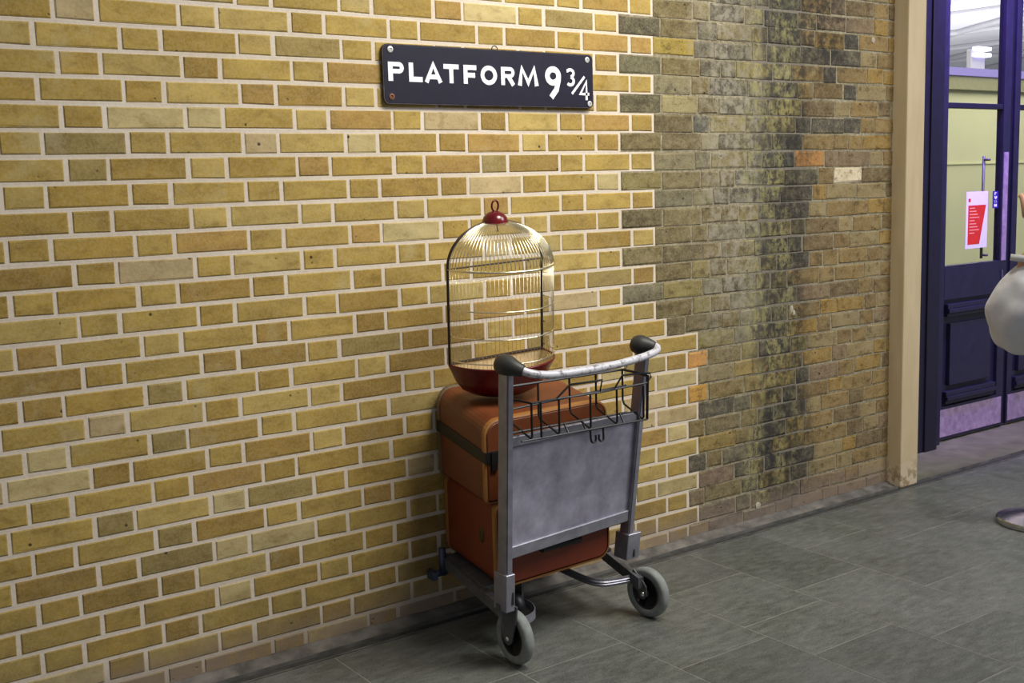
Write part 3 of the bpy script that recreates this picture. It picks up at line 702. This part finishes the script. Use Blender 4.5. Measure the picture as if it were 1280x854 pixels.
# handle: bar and rubber grips
hp = smoothpath([(.998, -.592, .966), (1.000, -.640, .960), (1.026, -.668, .946), (1.090, -.674, .934), (1.20, -.666, .929), (1.34, -.650, .928), (1.45, -.632, .931), (1.54, -.612, .936), (1.598, -.592, .943), (1.622, -.566, .951), (1.608, -.540, .957), (1.594, -.515, .958)], 6)
bm = B(); tube(bm, hp, .0125, 14); mk('handle_bar', bm, M['handle'], TR, smooth=True, label='worn white handle bar')
for q, rr in (([(.990, -.572, .955), (.988, -.590, .967), (.990, -.612, .966), (.997, -.636, .960), (1.012, -.655, .952)], [.024, .032, .031, .024, .017]),
              ([(1.590, -.505, .942), (1.588, -.520, .956), (1.593, -.535, .957), (1.603, -.552, .955), (1.613, -.568, .950)], [.024, .033, .031, .024, .017])):
    P = smoothpath(q, 4); n = len(P); R = [rr[min(int(i/4), 3)]+(rr[min(int(i/4)+1, 4)]-rr[min(int(i/4), 3)])*((i % 4)/4) for i in range(n)]
    R[-1] = rr[-1]; P.insert(0, P[0]+(P[0]-P[1]).normalized()*.010); R.insert(0, .010); bm = B(); tube(bm, P, R, 16); mk('rubber_grip', bm, M['black_rubber'], TR, smooth=True)
for x, y, z in ((.962, -.585, .970), (1.566, -.525, .966)):
    bm = B(); lathe(bm, [(.004, 0), (.004, .002), (.0001, .003)], (x+.004, y, z), (-1, 0, .2), 10); mk('grip_rivet', bm, M['screw'], TR)
# wire basket
def bk(s, d, z):
    """s along the basket, d depth 0 back .. 1 front"""
    l, r = lerp((1.018, -.535, 0), (1.018, -.640, 0), d), lerp((1.545, -.500, 0), (1.535, -.612, 0), d)
    p_ = lerp(l, r, s); zb = lerp((.775, 0), (.766, 0), s)[0]; zf = lerp((.740, 0), (.727, 0), s)[0]
    return Vector((p_[0], p_[1], lerp((zb, 0), (zf, 0), d)[0]+z))
bm0 = B(); rw = .0034
tube(bm0, [bk(-.02, 0, .112), bk(1.0, 0, .112)], rw*1.15, 6); BK = mk('basket', bm0, M['wire'], TR, label='black wire basket hung under the handle')
def wr_(pts, r=rw): 
    b_ = B(); tube(b_, pts, r, 6); mk('wire', b_, M['wire'], BK)
wr_([bk(-.02, 0, .040), bk(1.0, 0, .058)])
wr_([bk(-.02, 1, 0), bk(1.0, 1, 0)])
wr_([bk(-.02, .5, 0), bk(.92, .5, 0)])
wr_([bk(0, 0, .085), bk(.02, .55, .10), bk(.06, 1, .110), bk(.25, 1, .112), bk(.36, 1, .150), bk(.62, 1, .150), bk(.60, 1, .114), bk(.72, 1, .116), bk(.79, 1, .155), bk(.90, 1, .155), bk(1.03, 1, .150), bk(1.06, .9, .132), bk(1.0, 1, .120), bk(.80, 1, .116), bk(.60, 1, .112)], rw)
wr_([bk(.25, 1, .112), bk(.60, 1, .112)])
for s in (.06, .27, .52, .74, .97):
    wr_([bk(s, 0, .112), bk(s, 0, .01), bk(s, .06, 0), bk(s, .94, 0), bk(s, 1, .008), bk(s, 1, .112)])
wr_([bk(.97, 0, .112), bk(1.0, .5, .128), bk(1.02, 1, .140)], rw*1.2); wr_([bk(1.0, 1, .0), bk(1.01, 1, .14)], rw*1.4)
wr_([bk(.13, 1, 0), bk(.13, 1, .112)])
for s in (.34, .80): wr_([bk(s, 1.0, 0), bk(s, .8, .018), bk(s+.14, .8, .018), bk(s+.14, 1.0, .0)])
for sgn, s in ((1, .535), (-1, .60)):
    c = bk(s, 1, -.030); h = [c+Vector((-.010*sgn, 0, .030)), c+Vector((-.010*sgn, -.002, 0))]+[c+Vector((-.010*sgn*math.cos(q*PI/6), -.003, -.011*math.sin(q*PI/6)-.002)) for q in range(1, 7)]+[c+Vector((.009*sgn, -.003, .010))]
    b_ = B(); tube(b_, h, rw, 6); mk('bag_hook', b_, M['wire'], BK)

# ---------------------------------------------------------------- birdcage (half cage with a flat back)
CX, CY, RR = 1.236, -.200, .190
CG = thing('birdcage', (CX, CY, .803), 'half-round brass wire birdcage with crimson base standing on the upper suitcase', 'birdcage')
tilt = Matrix.Translation((CX, CY, .8105)) @ Matrix.Rotation(math.radians(-2.2), 4, 'Y') @ Matrix.Rotation(math.radians(4.6), 4, 'X') @ Matrix.Translation((-CX, -CY, -.803))
def cmk(name, bm, mat, parent=CG, **k):
    for v in bm.verts: v.co = tilt @ v.co
    return mk(name, bm, mat, parent, **k)
ZR, ZD, ZC = .915, 1.232, 1.372
def half(r, z, n=28, a0=180, a1=360): return [(CX+r*math.cos(math.radians(a0+(a1-a0)*i/n)), CY+r*math.sin(math.radians(a0+(a1-a0)*i/n)), z) for i in range(n+1)]
bm = B(); prof = [(.0001, .800), (.075, .801), (.105, .806), (.140, .826), (.165, .857), (.183, .895), (RR+.003, .913), (RR+.005, ZR+.003), (RR, ZR+.005), (RR-.004, ZR)]
lathe(bm, [(r, z) for r, z in prof], (CX, CY, 0), (0, 0, 1), 32, PI, 2*PI); cmk('base_tray', bm, M['crimson'], smooth=True)
bm = B(); lathe(bm, [(RR-.004, ZR), (.178, .892), (.160, .858), (.135, .832), (.0001, .815)], (CX, CY, 0), (0, 0, 1), 32, PI, 2*PI); cmk('tray_liner', bm, plain('tan_liner', srgb(206, 186, 140), .8, var=.15), smooth=True)
bm = B(); pts = [(r, z) for r, z in prof[:9]]
poly = [(CX-r, CY, z) for r, z in pts[::-1]]+[(CX+r, CY, z) for r, z in pts[1:]]
prism(bm, poly, (0, .004, 0)); cmk('tray_back', bm, plain('tan_back', srgb(214, 190, 150), .8, var=.15))
bm = B(); tube(bm, [(CX-RR, CY, ZR+.006), (CX+RR, CY, ZR+.006)], .005, 8); cmk('back_bar', bm, M['cage_frame'])
bm = B(); tube(bm, [(CX-RR, CY, ZD), (CX+RR, CY, ZD)], .0028, 8); cmk('back_bar', bm, M['cage_frame'])
def dome(a, n=10):
    o = []
    for i in range(n+1):
        q = i/n*PI/2*0.93; r = RR*math.cos(q)**0.92; o.append((CX+r*math.cos(a), CY+r*math.sin(a), ZD+(ZC-ZD)*math.sin(q)))
    return o
for s in (PI, 2*PI):
    bm = B(); tube(bm, [(CX+RR*math.cos(s), CY, ZR), (CX+RR*math.cos(s), CY, (ZR+ZD)/2)]+dome(s, 14), .0046, 8); cmk('frame_rod', bm, M['cage_frame'], smooth=True)
NW = 44
for i in range(1, NW):
    a = PI+PI*i/NW; bm = B(); tube(bm, [(CX+RR*math.cos(a), CY+RR*math.sin(a), ZR+.002), (CX+RR*math.cos(a), CY+RR*math.sin(a), ZD)], .00055, 5); cmk('wire', bm, M['gold'], smooth=True)
    bm = B(); tube(bm, dome(a, 10), .0015, 6); cmk('dome_wire', bm, M['gold'], smooth=True)
for z, r in ((ZD, .0034), (1.105, .0022), (1.015, .0022), (.935, .0022)):
    bm = B(); tube(bm, half(RR+.001, z), r, 8); cmk('hoop', bm, M['gold'], smooth=True)
bm = B(); lathe(bm, [(.0001, .040), (.012, .039), (.026, .033), (.038, .020), (.044, .004), (.044, 0), (.040, 0), (.0001, .01)], (CX, CY, ZC-.006), (0, 0, 1), 28); cmk('cap', bm, M['crimson'], smooth=True)
bm = B(); cz = ZC+.050; tube(bm, [(CX+.013*math.cos(q*PI/8), CY, cz+.018*math.sin(q*PI/8)) for q in range(16)], .0033, 8, closed=True); cmk('hanging_ring', bm, M['crimson'], smooth=True)
bm = B(); tube(bm, [(CX, CY-.01, ZC), (CX, CY-.01, ZC-.028)], .004, 8); lathe(bm, [(.0001, -.006), (.005, 0), (.0001, .006)], (CX, CY-.01, ZC-.03), (0, 0, 1), 10); cmk('perch_hook', bm, M['cage_frame'])

# ---------------------------------------------------------------- chrome queue post
QX, QY = 3.615, -.79
q = thing('queue_barrier_post', (QX, QY, 0), 'chrome queue barrier post with round base at the right edge of the floor', 'barrier post')
bm = B(); lathe(bm, [(.165, 0), (.168, .004), (.168, .020), (.163, .025), (.10, .040), (.045, .052), (.036, .058), (.0001, .058)], (QX, QY, 0), (0, 0, 1), 48); mk('base', bm, plain('brushed_steel', (0.58, 0.58, 0.54, 1), 0.25, 1.0, var=0.25, scale=12), q, smooth=False)
bm = B(); lathe(bm, [(.030, .05), (.030, .90), (.034, .90), (.034, .98), (.028, 1.0), (.0001, 1.002)], (QX, QY, 0), (0, 0, 1), 28); mk('pole', bm, M['chrome'], q, smooth=False)

# ---------------------------------------------------------------- shop interior behind the door glass
bm = B(); box(bm, 4.0, 11.0, 2.2, 2.3, 0.0, 2.19); iw = mk('wall_back', bm, M['shop_wall'], kind='structure'); tag(iw, 'pale yellow-green shop wall seen through the door glass')
bm = B(); box(bm, 4.0, 11.0, 2.15, 2.19, 2.16, 2.27); mk('fascia', bm, M['olive_band'], iw)
bm = B(); box(bm, 4.0, 11.0, 2.13, 2.30, 2.27, 2.33); mk('led_strip', bm, M['purple_led'], iw, label='glowing purple cornice strip')
bm = B(); box(bm, 4.0, 11.0, 2.188, 2.2, 1.560, 1.570); mk('dado_rail', bm, M['shop_wall'], iw)
bm = B(); hexa(bm, [(3.9, .45, 3.35), (14, .45, 3.35), (20, 9, 3.0), (3.9, 9, 3.0), (3.9, .45, 3.45), (14, .45, 3.45), (20, 9, 3.1), (3.9, 9, 3.1)]); ce = mk('ceiling', bm, M['shop_ceiling'], kind='structure'); tag(ce, 'white shop ceiling with thin crossing ribs')
for i in range(9):
    for sg_ in (-1, 1):
        x = 4.0+1.5*i; bm = B(); tube(bm, [(x, 1.0, 3.30), (x+sg_*3.0, 8.5, 2.98)], .035, 6); mk('rib', bm, M['grey_rib'], ce)
bm = B(); box(bm, 3.9, 4.0, .45, 9, 0, 3.4); mk('wall_far', bm, M['shop_wall'], kind='structure')['label'] = 'shop side wall behind the pillar'
bm = B(); box(bm, 3.9, 20, 9, 9.1, 0, 3.2); mk('wall_rear', bm, M['grey_rib'], kind='structure')['label'] = 'grey far wall under the shop ceiling'
L0 = wallpt(1226, 66, 2.20)
lp = thing('purple_spotlight', L0, 'glowing purple spotlight on the cornice seen through the upper door pane', 'spotlight')
for dz in (-.02, .03):
    bm = B(); box(bm, L0.x-.10, L0.x+.10, 2.16, 2.22, L0.z+dz-.015, L0.z+dz+.015, bevel=.008); mk('led_bar', bm, M['lamp_white'], lp)
bm = B(); box(bm, L0.x-.10, L0.x+.10, 2.22, 2.27, 2.33, L0.z+.03, bevel=.01); mk('housing', bm, M['grey_rib'], lp)
area('shop_lamp', (7.5, 1.4, 3.2), (8.2, 2.2, 1.0), 5.0, 0.6, 75, (1.0, 0.98, 0.88))
area('shop_uplight', (9.0, 4.0, 1.6), (9.5, 4.5, 3.2), 6.0, 3.0, 240, (0.94, 0.92, 1.0))

# ---------------------------------------------------------------- passer-by at the right edge
RV = Vector((.8095, -.5872, 0)); FV = Vector((.5872, .8095, 0))
G = Vector((CAM.x, CAM.y, 0))+RV*1.66+FV*2.80
PN = thing('person', G, 'person in a loose pale grey top raising a bent arm at the right edge', 'person')
def pw(r, f, z): return G+RV*r+FV*f+Vector((0, 0, z))
def skin(name, verts, edges, radii, mat, parent=PN, root=0, sub=2):
    off = wloc(parent); me = bpy.data.meshes.new(name); me.from_pydata([tuple(Vector(v)-off) for v in verts], edges, []); me.materials.append(mat)
    o = bpy.data.objects.new(name, me); COL.objects.link(o); o.parent = parent
    sm = o.modifiers.new('skin', 'SKIN'); sm.use_smooth_shade = True
    for i, r in enumerate(radii):
        d = me.skin_vertices[0].data[i]; d.radius = (r, r) if not isinstance(r, tuple) else r; d.use_root = (i == root)
    s = o.modifiers.new('sub', 'SUBSURF'); s.levels = sub; s.render_levels = sub
    return o
EL = CAM+RM @ Vector(((1271-640)/FPX, -(428-427)/FPX, -1))*2.75
WR = CAM+RM @ Vector(((1290-640)/FPX, -(312-427)/FPX, -1))*2.72
SH = pw(-.17, 0, 1.36); SHr = pw(.17, 0, 1.36)
hd = pw(0, .02, 1.56)
fl_, fr_ = pw(-.09, 0, 0), pw(.09, 0, 0)
V = [pw(0, 0, .95), pw(0, 0, 1.12), pw(0, 0, 1.30), pw(0, .0, 1.42), pw(0, .015, 1.50), hd, SH, EL, WR, SHr, pw(.25, -.02, 1.08), pw(.27, .06, .84), pw(-.09, 0, .88), pw(-.095, .01, .48), pw(-.10, -.01, .09), pw(.09, 0, .88), pw(.095, .01, .48), pw(.10, -.01, .09), pw(-.10, .13, .035), pw(.10, .13, .035)]
Ed = [(0, 1), (1, 2), (2, 3), (3, 4), (4, 5), (3, 6), (6, 7), (7, 8), (3, 9), (9, 10), (10, 11), (0, 12), (12, 13), (13, 14), (0, 15), (15, 16), (16, 17), (14, 18), (17, 19)]
Ra = [.085, .07, .07, .05, .05, .075, .035, .036, .027, .035, .036, .027, .06, .05, .036, .06, .05, .036, .03, .03]
body = skin('body', V, Ed, Ra, M['skin'])
EM = SH.lerp(EL, .5); FM = EL.lerp(WR, .45); CF = EL.lerp(WR, .90)
skin('top', [pw(0, 0, .84), pw(0, 0, 1.00), pw(0, 0, 1.18), pw(0, 0, 1.34), SH, EM, EL+Vector((0, 0, -.004)), FM, CF, SHr, pw(.25, -.02, 1.08), pw(.268, .05, .88), pw(0, .005, 1.455)],
     [(0, 1), (1, 2), (2, 3), (3, 4), (4, 5), (5, 6), (6, 7), (7, 8), (3, 9), (9, 10), (10, 11), (3, 12)], [.17, .165, .16, .15, .085, .095, .112, .084, .045, .085, .075, .045, .065], M['sleeve'], sub=3)
skin('trousers', [pw(0, 0, 1.04), pw(0, 0, .96), pw(-.085, 0, .80), pw(-.095, .01, .48), pw(-.10, -.01, .08), pw(.085, 0, .80), pw(.095, .01, .48), pw(.10, -.01, .08)], [(0, 1), (1, 2), (2, 3), (3, 4), (1, 5), (5, 6), (6, 7)], [.115, .125, .088, .072, .06, .088, .072, .06], M['trouser'], root=1)
for s in (-.10, .10): skin('shoe', [pw(s, -.05, .04), pw(s, .05, .04), pw(s, .17, .03)], [(0, 1), (1, 2)], [.045, .045, .032], M['shoe'], root=1)
bm = B(); bmesh.ops.create_uvsphere(bm, u_segments=24, v_segments=16, radius=1.0)
for v in bm.verts:
    x, y, z = v.co; k = 1.0 if z > -.2 else 1.0+(.35*(z+.2))
    if y > .85 and -.35 < z < .1 and abs(x) < .2: y += .18
    v.co = pw(x*.072*k, y*.092, 1.61+z*.115)
for sx in (-1, 1):
    e = bmesh.ops.create_uvsphere(bm, u_segments=10, v_segments=8, radius=1.0)
    for v in e['verts']: v.co = pw(sx*.076+v.co.x*.010, -.005+v.co.y*.018, 1.605+v.co.z*.030)
hdm = mk('head', bm, M['skin'], PN, smooth=True)
for sx in (-1, 1):
    bm = B(); lathe(bm, [(.0001, 0), (.011, 0), (.008, .005), (.0001, .007)], pw(sx*.030, .080, 1.622), FV, 12); mk('eye', bm, M['shoe'], hdm, smooth=True)
bm = B(); tube(bm, [pw(-.022, .077, 1.553), pw(0, .084, 1.551), pw(.022, .077, 1.553)], .005, 8); mk('mouth', bm, M['pink_print'], hdm, smooth=True)
bm = B(); bmesh.ops.create_uvsphere(bm, u_segments=24, v_segments=16, radius=1.0)
for v in bm.verts:
    x, y, z = v.co; cut = max(0, y-.15)*.35 if z < .45 else 0
    v.co = pw(x*.081, y*.098-.012-cut*.14, 1.628+z*.112)
mk('hair', bm, M['hair'], PN, smooth=True)
tp = [o for o in PN.children if o.name.startswith('top')][0]
tx = bpy.data.textures.new('cloth_folds', 'CLOUDS'); tx.noise_scale = 0.11; tx.noise_depth = 2
dm = tp.modifiers.new('folds', 'DISPLACE'); dm.texture = tx; dm.strength = 0.055; dm.mid_level = 0.5; dm.texture_coords = 'LOCAL'
sb = tp.modifiers.new('smooth', 'SUBSURF'); sb.levels = 1; sb.render_levels = 1
bm = B(); c0 = EL.lerp(WR, .86); tube(bm, [c0, EL.lerp(WR, .93)], .045, 18); mk('cuff', bm, M['sleeve'], tp, smooth=True)
# raised hand: palm and five curled fingers
hz = (WR-EL).normalized(); hx = RV.copy(); hy = hz.cross(hx).normalized(); hx = hy.cross(hz).normalized()
def hp_(a, b_, c): return WR+hx*a+hy*b_+hz*c
pv = [hp_(0, 0, -.01), hp_(0, 0, .035), hp_(0, .004, .075)]
skin('palm', pv, [(0, 1), (1, 2)], [(.026, .018), (.038, .016), (.040, .014)], M['skin'], root=0)
for x, ln in ((-.030, .066), (-.010, .074), (.010, .070), (.029, .056)):
    skin('finger', [hp_(x*.8, .002, .070), hp_(x, .008, .070+ln*.45), hp_(x, .026, .070+ln*.78), hp_(x, .044, .070+ln*.85)], [(0, 1), (1, 2), (2, 3)], [.0095, .009, .008, .0068], M['skin'], root=0, sub=1)
skin('thumb', [hp_(.024, .004, .020), hp_(.046, .014, .045), hp_(.050, .030, .072)], [(0, 1), (1, 2)], [.012, .010, .008], M['skin'], root=0, sub=1)
